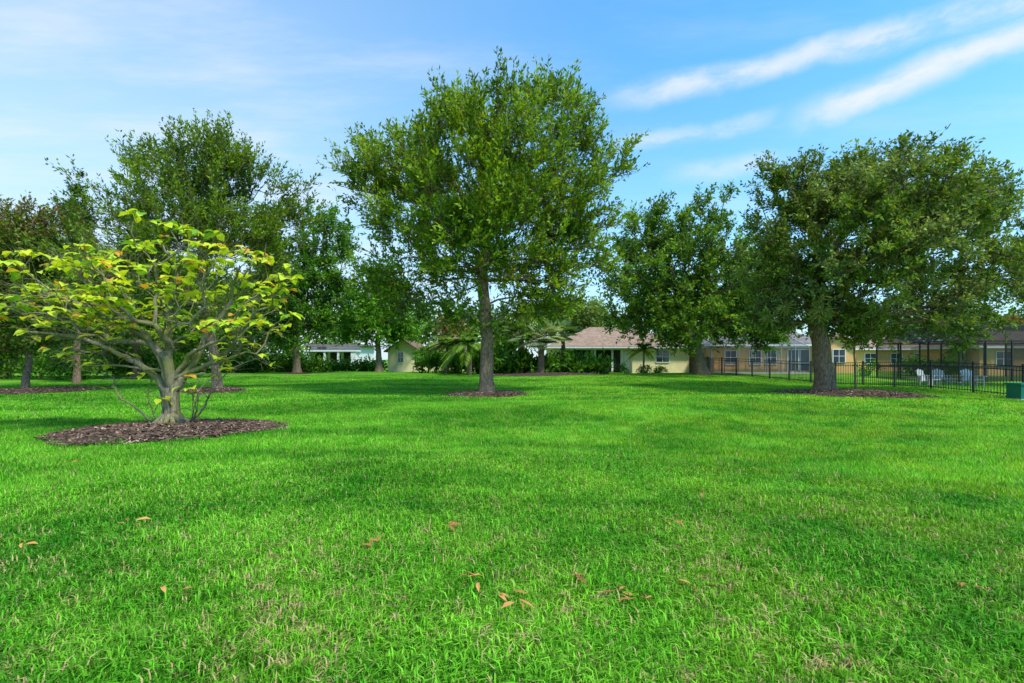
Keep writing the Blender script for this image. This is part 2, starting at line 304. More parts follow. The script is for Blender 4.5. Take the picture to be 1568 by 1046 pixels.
def make_tree(name, bx, d, trunk, blobs, n_attr, R, seed=1, hole=.15, twigs=6, lpt=13, leafL=.17, leafW=.075, twl=.75, bark=None,
              c0=(.03, .10, .01), c1=(.15, .30, .025), seg=.6, fork=None, up=.45, expo=.46, leaf_mat=None, rmin=.012, extra=None, kz=.925, kx=.94, kd=.8, along=.6):
    global rng
    rng = np.random.default_rng(seed)
    s = d/F; x0 = (bx-784)*s; y0 = d; z0 = gz(x0, y0); by = 550+(EYE-z0)/s
    cv = lambda px, py: ((px-bx)*s, (by-py)*s)
    root = empty(name, (x0, y0, z0))
    B = []
    for q in blobs:
        cx, cz = cv(q[0], q[1]); rx, rz = q[2]*s, q[3]*s
        ry = (q[4]*s) if len(q) > 4 and q[4] else rx*1.15; oy = (q[5]*s) if len(q) > 5 else 0
        B.append((cx*kx, cz*kz, rx*kx, rz*kz, ry*kd, oy*kd))
    A = sample_blobs(B, n_attr, hole, seed)
    T = np.array([(cv(t[0], t[1])[0], (t[3]*s if len(t) > 3 else 0), cv(t[0], t[1])[1]*.97) for t in trunk])
    T[0][2] = -.1
    seglen = np.linalg.norm(np.diff(T, axis=0), axis=1); cum = np.r_[0, np.cumsum(seglen)]; m = max(6, int(cum[-1]/(seg*.6)))
    tt = np.linspace(0, cum[-1], m); TP = np.stack([np.interp(tt, cum, T[:, k]) for k in range(3)], 1)
    TP[1:, :2] += rng.normal(size=(m-1, 2))*R*.06
    par = [-1]+list(range(m-1)); bad = [p[2] < (fork if fork else TP[-1][2]*.8)*1. for p in TP]
    ctr = TP[-1]
    order = np.argsort(np.linalg.norm(A-ctr, axis=1)); tips = []
    arr = np.zeros((60000, 3)); pl = np.zeros(60000); bd = np.zeros(60000); cnt = m
    arr[:m] = TP; pl[:m] = tt*.15; bd[:m] = np.array(bad)*1e3
    for ai in order:
        a = A[ai]; dv = a-arr[:cnt]; dist = np.linalg.norm(dv, axis=1)
        cost = dist*1.0+pl[:cnt]*.45+bd[:cnt]+np.maximum(0, -dv[:, 2])*.5
        k = int(np.argmin(cost)); dd = dist[k]; ns = max(1, int(dd/seg)); st = arr[k].copy(); prev = k
        side = rand3(1)[0]*dd*.07
        for q in range(1, ns+1):
            t = q/ns; p = st+(a-st)*t+side*math.sin(t*math.pi)+np.array([0, 0, .10*dd*math.sin(t*math.pi)])
            if q < ns: p = p+rng.normal(size=3)*seg*.07
            arr[cnt] = p; par.append(prev); pl[cnt] = pl[prev]+dd/ns; prev = cnt; cnt += 1
        tips.append(prev)
    c = np.zeros(cnt)
    for t in tips: c[t] += 1
    for k in range(cnt-1, 0, -1): c[par[k]] += c[k]
    c = np.maximum(c, 1); rad = np.maximum(R*.82*(c/len(tips))**expo, rmin)
    for k in range(m):
        f = tt[k]/max(tt[-1], 1e-3); rad[k] = max(rad[k], R*(1-.35*f)) if f < 1 else rad[k]
    rad[0] *= 1.55; rad[1] *= 1.15
    ch = [[] for _ in range(cnt)]
    for k in range(1, cnt): ch[par[k]].append(k)
    tb = Tubes(); stack = [(0, None)]
    while stack:
        s0, pr = stack.pop(); chain = [] if pr is None else [pr]; rr = [] if pr is None else [min(rad[pr], rad[s0]*1.15)]
        k = s0
        while True:
            chain.append(k); rr.append(rad[k])
            if not ch[k]: break
            mn = max(ch[k], key=lambda q: rad[q])
            for q in ch[k]:
                if q != mn: stack.append((q, k))
            k = mn
        big = rr[0] > .12
        tb.tube(arr[chain], rr, 14 if big else (7 if rr[0] > .04 else 4), .03 if big else 0, .10 if s0 == 0 else 0)
    A2 = arr[tips]; cen = np.array([np.average(A[:, 0]), np.average(A[:, 1]), np.percentile(A[:, 2], 25)])
    nA = len(A2); tw = twigs; P = np.repeat(A2, tw, 0)
    P = P - norm(P-ctr)*rng.random((len(P), 1))*.5*twl
    tone = np.repeat(rng.random(nA), tw)
    D = norm(norm(P-cen)*.75+rand3(len(P))*.75+np.array([0, 0, up])); Lt = twl*rng.uniform(.5, 1.25, len(P))
    tb.cones(P, D, Lt, rmin*.55)
    obj('trunk_and_branches', tb.mesh(name+'_wood', bark or BARK), root)
    if lpt:
        n = len(P)*lpt; Pp = np.repeat(P, lpt, 0); Dd = np.repeat(D, lpt, 0); t = rng.uniform(.1, 1.05, n)
        Q = Pp+Dd*(t*np.repeat(Lt, lpt))[:, None]; ld = norm(Dd*along+rand3(n)*.8)
        Q = Q+ld*.03+rand3(n)*.04*twl
        nn = norm(rand3(n)*.9+np.array([0, 0, .7]))
        tn = np.clip(np.repeat(tone, lpt)*.5+rng.random(n)*.65-.08, 0, 1)**1.4
        C = mixcol(c0, c1, tn)
        zf = np.clip((Q[:, 2]-Q[:, 2].min())/(np.ptp(Q[:, 2])+1e-6), 0, 1)
        if extra: C = extra(C, Q, zf)
        obj('foliage', leaves_mesh(name+'_foliage', Q, ld, nn, leafL*rng.uniform(.6, 1.25, n), leafW*rng.uniform(.7, 1.2, n), C, leaf_mat or LEAF), root)
    return root, arr, tips, A2

# ------------------------------------------------------------ trees
make_tree('mahogany_tree', 745, 22.8, [(745, 602), (744, 560), (746, 520), (742, 470), (738, 420), (745, 360)],
    [(700, 200, 95, 78, 130), (842, 180, 88, 78, 120), (600, 255, 88, 78, 100), (930, 205, 68, 60, 80), (770, 290, 160, 115, 200), (590, 345, 78, 68, 90),
     (870, 330, 84, 85, 120), (700, 410, 130, 60, 150), (825, 425, 80, 46, 100), (760, 250, 110, 90, 80, -130), (740, 350, 130, 80, 80, -120), (760, 260, 120, 90, 70, 150),
     (545, 240, 44, 60, 40), (870, 118, 46, 34, 40), (695, 136, 60, 34, 40), (975, 185, 34, 28, 30), (935, 390, 34, 34, 40), (560, 410, 58, 44, 60), (775, 475, 70, 24, 80), (640, 460, 70, 30, 80), (850, 460, 50, 26, 60), (705, 470, 50, 26, 60, -60)],
    1200, .34, 3, hole=.27, twigs=6, lpt=14, leafL=.215, leafW=.088, twl=1.0, c0=(.050, .125, .008), c1=(.42, .60, .04), fork=2.5, up=.7, along=1.0)
def oakcol(C, Q, zf):
    gsel = (np.sin(Q[:, 0]*1.1+Q[:, 2]*.9)+np.sin(Q[:, 2]*1.7+2+Q[:, 1])) > .5
    C = C.copy(); C[gsel] = C[gsel]*np.array([1.25, 1.08, 2.2]); return C
root_oak, oarr, otips, oA = make_tree('live_oak_tree', 1265, 22.6, [(1265, 600), (1262, 560), (1256, 520), (1247, 480), (1245, 450), (1265, 390)],
    [(1230, 285, 82, 62, 110), (1350, 272, 112, 65, 150), (1450, 310, 85, 55, 110), (1310, 350, 140, 80, 200), (1470, 400, 100, 66, 130), (1190, 375, 62, 85, 90),
     (1250, 450, 110, 52, 140), (1400, 460, 120, 50, 130), (1360, 222, 76, 28, 60), (1200, 248, 54, 28, 50), (1505, 300, 50, 36, 50), (1330, 330, 120, 80, 60, -140), (1300, 410, 110, 70, 70, -130), (1530, 420, 50, 55, 50), (1500, 272, 46, 16, 50), (1175, 480, 48, 30, 60), (1480, 495, 60, 36, 60), (1330, 490, 60, 30, 70)],
    1150, .42, 5, hole=.16, twigs=6, lpt=14, leafL=.195, leafW=.09, twl=.8, c0=(.048, .105, .015), c1=(.34, .48, .065), fork=3.0, extra=oakcol)
make_tree('oak_tree', 1072, 40, [(1075, 570), (1068, 545), (1058, 520), (1050, 490), (1045, 440)],
    [(1098, 300, 36, 30, 40), (1065, 365, 85, 55, 90), (965, 345, 42, 55, 50), (1005, 420, 85, 65, 100), (1115, 435, 90, 75, 110), (1060, 490, 120, 45, 120), (960, 465, 48, 50, 60), (1150, 500, 55, 38, 60), (1165, 400, 45, 50, 70), (1010, 305, 26, 36, 30), (1170, 470, 50, 60, 60)],
    640, .5, 8, hole=.12, twigs=7, lpt=13, leafL=.34, leafW=.15, twl=1.25, c0=(.045, .12, .014), c1=(.30, .50, .045), fork=2.5, seg=1)
make_tree('multi_stem_shade_tree', 335, 23.7, [(335, 600), (330, 560), (325, 520), (315, 470), (310, 400), (305, 330)],
    [(310, 210, 66, 48, 70), (250, 250, 78, 58, 100), (370, 250, 56, 64, 80), (190, 285, 74, 56, 90), (145, 335, 58, 56, 70), (300, 330, 118, 90, 150), (390, 370, 70, 66, 90), (220, 400, 125, 75, 140), (460, 295, 42, 40, 50), (430, 350, 50, 55, 60), (325, 170, 24, 30, 20), (330, 450, 100, 45, 100), (150, 450, 60, 55, 80)],
    820, .22, 11, hole=.28, twigs=5, lpt=14, leafL=.19, leafW=.078, twl=1.05, c0=(.048, .11, .008), c1=(.34, .50, .035), fork=1.5, up=.75, along=1.0)
make_tree('shade_tree', 455, 44, [(455, 575), (455, 550), (452, 520), (455, 470)],
    [(460, 450, 60, 80, 80), (400, 480, 70, 65, 80), (510, 420, 55, 65, 60), (505, 350, 44, 50, 50), (430, 400, 60, 60, 60), (520, 470, 50, 50, 50)],
    400, .3, 13, hole=.08, twigs=6, lpt=12, leafL=.36, leafW=.16, twl=1.25, c0=(.030, .10, .008), c1=(.21, .46, .03), fork=2.2, seg=1)
make_tree('shade_tree', 210, 36, [(210, 582), (212, 550), (205, 510), (212, 460)],
    [(200, 430, 90, 80, 90), (120, 440, 70, 80, 80), (280, 450, 60, 80, 80), (60, 470, 60, 70, 70), (210, 510, 150, 40, 90)],
    420, .28, 26, hole=.05, twigs=6, lpt=12, leafL=.32, leafW=.15, twl=1.2, c0=(.025, .08, .006), c1=(.19, .40, .028), fork=1.6, seg=.9)
make_tree('shade_tree', 580, 48, [(580, 568), (580, 545), (578, 520), (583, 490)],
    [(580, 475, 55, 45, 60), (605, 500, 45, 26, 50), (545, 495, 40, 30, 50), (590, 430, 38, 38, 40)],
    250, .3, 14, hole=.08, twigs=6, lpt=12, leafL=.36, leafW=.16, twl=1.2, c0=(.045, .16, .014), c1=(.28, .58, .04), fork=1.8, seg=1)
def redtop(C, Q, zf):
    C = C.copy(); sel = (rng.random(len(C)) < np.clip((zf-.6)*1.6, 0, .5))
    C[sel] = np.array([.28, .17, .08])*rng.uniform(.5, 1.5, (sel.sum(), 1)); return C
make_tree('bronze_leaf_tree', 35, 24, [(38, 598), (40, 575), (45, 550), (35, 510), (30, 450)],
    [(20, 335, 85, 58, 90), (60, 420, 110, 85, 120), (-60, 400, 90, 90, 100), (10, 500, 95, 60, 90), (85, 360, 50, 50, 60), (-40, 520, 70, 50, 60), (90, 500, 50, 45, 60)],
    620, .16, 17, hole=.14, twigs=5, lpt=13, leafL=.2, leafW=.09, twl=.9, c0=(.04, .09, .01), c1=(.26, .38, .035), fork=1.0, extra=redtop)
make_tree('shade_tree', 1655, 26, [(1655, 597), (1650, 540), (1650, 470), (1655, 400)],
    [(1640, 380, 85, 80, 90), (1595, 345, 45, 34, 50), (1640, 300, 60, 45, 60), (1595, 430, 45, 40, 50)],
    280, .25, 19, hole=.1, twigs=6, lpt=12, leafL=.22, leafW=.1, twl=.8, c0=(.045, .11, .014), c1=(.28, .42, .05), fork=3)
make_tree('cypress_tree', 118, 30, [(118, 590), (118, 500), (118, 400), (118, 330)],
    [(118, 300, 12, 40, 12), (122, 360, 20, 50, 20), (120, 430, 30, 60, 30)], 170, .18, 23, hole=0, twigs=6, lpt=12, leafL=.22, leafW=.08, twl=.5, c0=(.02, .06, .006), c1=(.08, .17, .02), fork=2, up=1.2, kz=1)

# ---- foreground open-branched tree
FB = [(120, 385, 105, 30, 110), (300, 362, 115, 32, 110), (390, 405, 60, 45, 90), (250, 425, 170, 40, 150), (85, 445, 95, 35, 110), (200, 485, 165, 35, 150), (390, 480, 65, 50, 90), (10, 460, 55, 25, 50), (275, 340, 60, 20, 60, -50), (180, 440, 120, 50, 60, -90), (380, 530, 50, 30, 60), (110, 520, 70, 30, 80)]
r3, farr, ftips, fA = make_tree('broadleaf_ornamental_tree', 262, 10.7, [(262, 662), (264, 640), (261, 615), (266, 595), (262, 580)], FB, 300, .13, 31, hole=.0, twigs=5, lpt=0,
    twl=.42, bark=BARK_G, seg=.2, fork=.75, expo=.40, rmin=.0095, up=.35, kz=.93, kx=.97, kd=.8)
rng = np.random.default_rng(5)
s = 10.7/F; tb = Tubes(); bare = []
stems = [[(258, 612), (235, 575), (205, 545), (165, 525), (110, 505), (50, 500)], [(262, 662), (243, 625), (222, 590), (200, 550), (150, 520), (100, 510)],
         [(268, 600), (290, 560), (305, 520), (335, 480), (342, 445), (370, 420)], [(272, 662), (298, 630), (325, 600), (362, 560), (410, 540)],
         [(256, 662), (222, 640), (196, 600), (165, 580), (130, 575)], [(272, 662), (306, 640), (322, 610), (350, 575)],
         [(265, 590), (285, 550), (330, 530), (390, 505)], [(258, 662), (236, 650), (222, 600), (216, 560)], [(266, 662), (290, 640), (300, 600), (310, 560)],
         [(262, 600), (245, 550), (190, 500), (130, 470), (60, 465), (0, 470)], [(250, 570), (200, 560), (140, 560), (90, 555)], [(262, 590), (258, 540), (240, 480), (262, 420), (250, 380)]]
for k, st in enumerate(stems):
    P = np.array([((a-262)*s, rng.uniform(-.45, .45)*min(q, 2)*.4, (661-b2)*s) for q, (a, b2) in enumerate(st)])
    if st[0][1] > 650: P[0][2] = -.05
    t = np.linspace(0, len(P)-1, 34)
    Q = np.stack([np.interp(t, np.arange(len(P)), P[:, j]) for j in range(3)], 1)
    for _ in range(5): Q[1:-1] = (Q[:-2]+Q[1:-1]*2+Q[2:])/4
    wob = np.cumsum(rng.normal(size=(34, 3))*.014, 0); wob -= wob[0]; Q += wob
    r0 = [.085, .03, .09, .028, .024, .022, .065, .02, .02, .07, .03, .07][k]
    tb.tube(Q, r0*(1-.78*np.linspace(0, 1, 34))*(1+.1*np.sin(t*7)), 9, .04)
    for q in range(14, 34, 3):   # bare side twigs
        a = rng.normal(size=3)*np.array([1, .8, .5])+np.array([0, 0, .45]); a /= np.linalg.norm(a); L0 = rng.uniform(.25, .6)
        W = [Q[q]+a*L0*u+np.array([0, 0, .12*L0*math.sin(u*5)]) for u in np.linspace(0, 1, 6)]
        tb.tube(W, np.linspace(.011, .005, 6), 5); bare.append(W[-1])
for k in range(6):
    a = k/6*6.283+.5
    Q = np.array([(math.cos(a)*(.10+.10*(1-t)**3), math.sin(a)*(.10+.10*(1-t)**3), -.05+.98*t) for t in np.linspace(0, 1, 12)])
    tb.tube(Q, .075*(1-.35*np.linspace(0, 1, 12)), 9, .04)
for k in range(12):
    a = k/12*6.283+.2; L0 = rng.uniform(.3, .55)
    Q = np.array([(math.cos(a)*(.12+L0*t), math.sin(a)*(.12+L0*t), .24*(1-t)**2.2+.09-.05*t) for t in np.linspace(0, 1, 7)])
    tb.tube(Q, .065*(1-.75*np.linspace(0, 1, 7)), 7, .05)
obj('side_stems_and_roots', tb.mesh('stems', BARK_G), r3)
tipsP = list(fA[rng.random(len(fA)) < .80])+[p for p in bare if rng.random() < .4]; LP = []; LD = []; LN = []; LL = []; LW = []; LC = []
for p in tipsP:
    low = p[2] < 2.2
    nl = rng.integers(1, 4) if low else rng.integers(5, 10); hue = rng.random(); c = p+np.array([0, 0, .03])
    for q in range(nl):
        a = rng.random()*6.283; dr = np.array([math.cos(a), math.sin(a), rng.uniform(-.4, .15)])
        LP.append(c+rng.normal(size=3)*np.array([.09, .09, .025])); LD.append(dr); LN.append(norm(np.array([rng.normal()*.28, rng.normal()*.28, 1.])))
        l = rng.uniform(.15, .29); LL.append(l); LW.append(l*rng.uniform(.55, .72))
        h = rng.random()*.6+hue*.4
        col = np.array([.42, .64, .03])*(1-h)+np.array([.86, .90, .07])*h
        if rng.random() < .10: col = np.array([.80, .42, .07])
        if rng.random() < .18: col = np.array([.22, .44, .04])
        LC.append(col)
obj('broad_leaves', leaves_mesh('broad_leaves', np.array(LP), np.array(LD), np.array(LN), np.array(LL), np.array(LW), np.array(LC), LEAFY, True), r3)

# ------------------------------------------------------------ leafy masses, shrubs
def leafy(name, blobs, n, L0, W0, c0, c1, seed, per=40, spread=1.2, up=.4):
    global rng
    rng = np.random.default_rng(seed)
    ox, oy = blobs[0][0], blobs[0][1]; oz = gz(ox, oy); root = empty(name, (ox, oy, oz))
    B = [(b[0]-ox, b[2]-oz, b[3], b[5], b[4], b[1]-oy) for b in blobs]
    A = sample_blobs(B, n, .1 if n > 300 else 0, seed, .3)
    P = np.repeat(A, per, 0)+rng.normal(size=(len(A)*per, 3))*spread*.45; P[:, 2] = np.maximum(P[:, 2], .02)
    D = norm(rand3(len(P))+np.array([0, 0, up])); nn = norm(rand3(len(P))+np.array([0, 0, .6]))
    t = np.clip(np.repeat(rng.random(len(A)), per)*.7+rng.random(len(P))*.5-.1, 0, 1)**1.3
    obj('foliage', leaves_mesh(name, P, D, nn, L0*rng.uniform(.6, 1.2, len(P)), W0*rng.uniform(.7, 1.2, len(P)), mixcol(c0, c1, t), LEAF), root)
    tb = Tubes()
    for b in B:
        gg = gz(b[0]+ox, b[5]+oy)-oz
        tb.tube([(b[0], b[5], gg-.1), (b[0]+.1*b[2], b[5], b[1]*.5), (b[0], b[5], b[1])], [min(.25, max(.03, b[2]*.06)), min(.2, max(.025, b[2]*.05)), .02], 7)
    obj('stems', tb.mesh(name+'_stems', BARK), root); return root
def pb(px, py, rx, ry, d, dep=None):
    s = d/F; return ((px-784)*s, d, EYE+(550-py)*s, rx*s, (dep or rx*s), ry*s)
leafy('distant_tree_line', [pb(x, y, rx, ry, d) for (x, y, rx, ry, d) in [(20, 480, 60, 60, 62), (110, 470, 60, 70, 66), (200, 480, 60, 60, 64), (290, 470, 60, 60, 66), (370, 490, 60, 50, 64), (450, 500, 50, 40, 70), (530, 505, 40, 40, 75), (640, 500, 40, 30, 76), (710, 500, 44, 30, 75), (770, 510, 40, 26, 78), (890, 498, 50, 28, 78), (960, 505, 40, 26, 80), (1060, 500, 50, 30, 75), (1340, 510, 60, 20, 85), (1420, 500, 40, 22, 72), (1500, 500, 40, 22, 75), (1560, 500, 40, 26, 72), (-60, 470, 60, 70, 60), (1650, 490, 60, 40, 70)]],
      960, .8, .4, (.035, .10, .014), (.22, .42, .04), 41, per=42, spread=2.4)
leafy('boundary_thicket', [pb(x, 530+(k % 2)*10, 55, 38+10*(k % 3), 47+3*(k % 3), 3) for k, x in enumerate(range(-140, 400, 50))],
      520, .5, .24, (.015, .06, .006), (.16, .40, .025), 51, per=34, spread=1.3)
leafy('garden_hedge', [pb(x, 556, 26, 17, 52, 1.2) for x in range(385, 480, 26)]+[pb(x, 562, 24, 7, 52, 1) for x in range(480, 600, 24)], 260, .38, .18, (.018, .07, .006), (.16, .40, .025), 42, per=30, spread=.7)
leafy('garden_shrub', [pb(x, 562, 30, 18, 34) for x in (5, 60, -50, 110)]+[pb(180, 555, 40, 18, 40), pb(250, 552, 45, 20, 42)], 210, .3, .14, (.02, .08, .008), (.2, .46, .03), 43, per=40, spread=.8)
leafy('flowering_shrub', [pb(655, 556, 22, 14, 45), pb(690, 554, 26, 20, 46), pb(655, 542, 20, 13, 47)], 110, .3, .15, (.022, .08, .008), (.18, .42, .025), 44, per=36, spread=.6)
leafy('tropical_planting', [pb(755, 555, 25, 22, 43), pb(790, 558, 25, 18, 42), pb(840, 560, 26, 16, 42), pb(885, 560, 28, 15, 41), pb(918, 562, 20, 11, 41), pb(770, 522, 28, 26, 46), pb(730, 552, 16, 24, 44), pb(862, 558, 22, 16, 42), pb(705, 560, 20, 14, 43)], 280, .6, .22, (.018, .07, .006), (.20, .48, .035), 45, per=26, spread=.6, up=.9)
leafy('broad_shade_tree', [pb(900, 482, 26, 22, 58), pb(860, 478, 30, 24, 58), pb(825, 488, 34, 24, 58)], 170, .5, .25, (.08, .15, .03), (.36, .5, .12), 46, per=36, spread=1.2)
leafy('bronze_shrub', [pb(1553, 494, 9, 8, 48)], 18, .35, .18, (.12, .09, .03), (.36, .22, .06), 47, per=26, spread=.5)
leafy('garden_shrub', [pb(1330, 562, 14, 10, 40), pb(1400, 560, 22, 12, 40), pb(1455, 560, 16, 12, 38)], 70, .25, .12, (.03, .12, .008), (.2, .5, .03), 48, per=30, spread=.5)
leafy('garden_shrub', [pb(985, 566, 12, 5, 45), pb(1010, 567, 12, 4, 45), pb(955, 566, 8, 6, 44)], 36, .2, .1, (.04, .15, .01), (.22, .5, .03), 49, per=30, spread=.3)
leafy('bronze_shrub', [pb(690, 503, 16, 18, 60), pb(714, 510, 12, 12, 60)], 40, .5, .25, (.16, .12, .04), (.42, .27, .08), 50, per=26, spread=1)

# ------------------------------------------------------------ palms
def palm(name, x, y, h, kind, fr, n, c0, c1, seed, r=.16):
    global rng
    rng = np.random.default_rng(seed); root = empty(name, (x, y, gz(x, y))); tb = Tubes()
    Z = np.linspace(-.1, h, 14); tb.tube([(.05*math.sin(z), 0, z) for z in Z], [r*(1.15-.25*k/14+.06*(k % 2)) for k in range(14)], 10, .03)
    LP = []; LD = []; LN = []; LL = []; LW = []; LC = []
    for k in range(n):
        a = k*2.4+rng.random()*.4; el = rng.uniform(-.35, 1.35); d = np.array([math.cos(a)*math.cos(el), math.sin(a)*math.cos(el), math.sin(el)])
        tone = rng.random(); o = np.array([0, 0, h])
        if kind == 'fan':
            e = o+d*fr*.6; tb.tube([o, e], [.022, .012], 4); sd = norm(np.cross(d, [0, 0, 1.])); up = np.cross(sd, d)
            for q in range(22):
                b = (q/21-.5)*4.2; ld = d*math.cos(b)+sd*math.sin(b)-up*.15
                LP.append(e); LD.append(ld); LN.append(up); LL.append(fr*.62*(1-.12*abs(b))); LW.append(fr*.10); LC.append(mixcol(c0, c1, np.array([tone*.7+rng.random()*.3]))[0])
        else:
            pts = [o+d*fr*t+np.array([0, 0, -.55*fr*t*t]) for t in np.linspace(0, 1, 12)]; tb.tube(pts, np.linspace(.02, .006, 12), 4)
            sd = norm(np.cross(d, [0, 0, 1.]))
            for q in range(1, 12):
                for sg in (-1, 1):
                    for w in (0, .5):
                        pp = pts[q]*(1-w)+pts[q-1]*w; T = pts[q]-pts[q-1]; T = T/np.linalg.norm(T)
                        LP.append(pp); LD.append(sd*sg+T*.7+np.array([0, 0, -.25])); LN.append(np.array([0, 0, 1.])+rng.normal(size=3)*.2); LL.append(fr*.34*math.sin(.4+2.4*q/12)); LW.append(.05*fr); LC.append(mixcol(c0, c1, np.array([tone*.7+rng.random()*.3]))[0])
    obj('palm_trunk', tb.mesh(name+'_trunk', BARK), root)
    obj('fronds', leaves_mesh(name+'_fronds', np.array(LP), np.array(LD), np.array(LN), np.array(LL), np.array(LW), np.array(LC), LEAF), root)
def at(px, d): return (px-784)/F*d
palm('fan_palm', at(828, 39.5), 39.5, 3.0, 'fan', 1.8, 38, (.18, .26, .12), (.54, .64, .38), 61, .24)
palm('fan_palm', at(798, 42), 42, 3.5, 'fan', 1.6, 28, (.14, .24, .10), (.42, .54, .26), 62, .2)
palm('fan_palm', at(862, 43), 43, 3.6, 'fan', 1.5, 24, (.12, .24, .06), (.38, .52, .18), 68, .18)
palm('feather_palm', at(718, 41), 41, 2.7, 'feather', 2.4, 26, (.05, .15, .015), (.26, .44, .05), 63, .2)
palm('feather_palm', at(684, 43), 43, 2.6, 'feather', 2.1, 20, (.07, .16, .02), (.3, .44, .07), 69, .14)
palm('feather_palm', at(985, 43), 43, 2.0, 'feather', 1.5, 18, (.18, .32, .02), (.6, .68, .05), 64, .08)
palm('feather_palm', at(1408, 40), 40, 1.1, 'feather', 1.0, 14, (.09, .3, .02), (.34, .62, .04), 65, .07)
palm('feather_palm', at(1478, 42), 42, 2.6, 'feather', 1.8, 18, (.06, .2, .02), (.26, .48, .05), 66, .1)
make_tree('slender_young_tree', 1310, 22.4, [(1310, 598), (1310, 570), (1308, 540), (1309, 512)], [(1309, 515, 20, 14, 18), (1300, 498, 18, 12, 16)], 30, .045, 71, hole=0, twigs=4, lpt=9, leafL=.2, leafW=.08, twl=.35,
          c0=(.1, .2, .02), c1=(.4, .6, .06), seg=.3, fork=1.9)
# epiphytes rooted in the oak's limbs
s = 22.6/F; byo = 550+(EYE-gz(at(1265, 22.6), 22.6))/s
LP = []; LD = []; LN = []; LL = []; LW = []; LC = []; rng = np.random.default_rng(9)
for (px, py, oy, sz) in [(1337, 428, -2.6, .50), (1325, 450, -2.4, .48), (1215, 468, -2.2, .50), (1200, 482, -2.0, .46), (1308, 492, -1.4, .42), (1322, 485, -1.6, .42), (1155, 465, -1.8, .45), (1140, 480, -1.6, .38), (1238, 430, -2.4, .38), (1255, 445, -1.9, .38), (1410, 488, -1.8, .36), (1262, 470, -.9, .38)]:
    c0_ = np.array([(px-1265)*s*.9, oy, (byo-py)*s*.90]); kk = int(np.argmin(np.linalg.norm(oarr[:30000]-c0_, axis=1)+(np.abs(oarr[:30000]).sum(1) == 0)*99)); c = oarr[kk]*.7+c0_*.3
    for q in range(80):
        d = norm(rng.normal(size=3)+np.array([0, -.2, .1])); LP.append(c+d*.05+rng.normal(size=3)*.04); LD.append(d+np.array([0, 0, -.55])); LN.append(norm(rng.normal(size=3))); LL.append(sz*rng.uniform(.5, 1.35)); LW.append(.035)
        t = rng.random()**1.5; LC.append(np.array([.14, .26, .04])*(1-t)+np.array([.42, .42, .14])*t if rng.random() < .88 else np.array([.36, .18, .06]))
obj('bromeliad_tufts', leaves_mesh('bromeliads', np.array(LP), np.array(LD), np.array(LN), np.array(LL), np.array(LW), np.array(LC), LEAF), root_oak)

# ------------------------------------------------------------ mulch
mulch(at(268, 10.55), 10.55, 2.05, 4600, .4)
mulch(at(740, 22.6), 22.6, 1.9, 1800, 1.7)
mulch(at(1290, 21.6), 21.6, 3.0, 4000, 2.6)
mulch(at(330, 23.6), 23.6, 1.35, 900, 3.1)
mulch(at(60, 24.2), 24.2, 3.3, 2200, .9)
mulch(at(835, 41), 41.5, 5.6, 1500, .3)
mulch(at(455, 44), 44, 1.2, 300, .3)

# ------------------------------------------------------------ lawn blades
def keep(x, y):
    k = np.ones(len(x), bool)
    for (mx, my, R, ph) in MUL:
        th = np.arctan2(y-my, x-mx); k &= np.hypot(x-mx, y-my) > edgeR(th, R, ph)*1.03
    return k
def wedge(r0, r1, sp, ang=52):
    gx, gy = np.meshgrid(np.arange(-r1, r1, sp), np.arange(0, r1, sp)); x = gx.ravel()+rng.uniform(-.45, .45, gx.size)*sp; y = gy.ravel()+rng.uniform(-.45, .45, gx.size)*sp
    r = np.hypot(x, y); k = (r > r0) & (r < r1) & (np.abs(np.arctan2(x, y)) < math.radians(ang)) & keep(x, y)
    x, y = x[k], y[k]; p = rng.permutation(len(x)); x, y = x[p], y[p]; return np.stack([x, y, g(x, y)], 1)
rng = np.random.default_rng(77)
scatter('grass_near', wedge(1.4, 8, .18), [grass_clump(240, .19, .03, .082, .0068, False, k) for k in range(6)], .12, .75, 1.4)
scatter('grass_mid', wedge(7.6, 18, .34), [grass_clump(300, .33, .035, .082, .0115, True, k+10) for k in range(5)], .08, .8, 1.25)
scatter('grass_far', wedge(17.5, 42, .62), [grass_clump(190, .6, .04, .085, .026, True, k+20) for k in range(4)], .05, .8, 1.2)

DL = mat_leaf('dead_leaf_surface', .15, .7, (1, 1, 1)); P = []; D = []; Nn = []; Ln = []; W = []; C = []
spots = [(-.63, 4.5), (-.55, 4.46), (-.29, 3.38), (-.24, 3.3), (.45, 3.45), (.72, 3.16), (.8, 3.1), (.76, 3.22), (1.21, 3.27), (.05, 3.1), (.0, 3.08), (-1.19, 4.1), (-1.12, 4.02), (-4.1, 4.1), (-3.6, 4.6), (2.2, 5.6), (-6.2, 7), (3.1, 3.3), (1.5, 4.6), (-2.2, 3.2)]
for (x, y) in spots:
    for q in range(3):
        a = rng.random()*6.28; P.append((x+rng.normal()*.03, y+rng.normal()*.03, gz(x, y)+.072)); D.append((math.cos(a), math.sin(a), rng.uniform(-.1, .2))); Nn.append((rng.normal()*.35, rng.normal()*.35, 1)); Ln.append(rng.uniform(.07, .15)); W.append(rng.uniform(.015, .035))
        C.append(np.array([.60, .30, .09])*rng.uniform(.4, 1.3))
obj('fallen_leaves', leaves_mesh('fallen_leaves', np.array(P), np.array(D), norm(np.array(Nn)), np.array(Ln), np.array(W), np.array(C), DL, True))

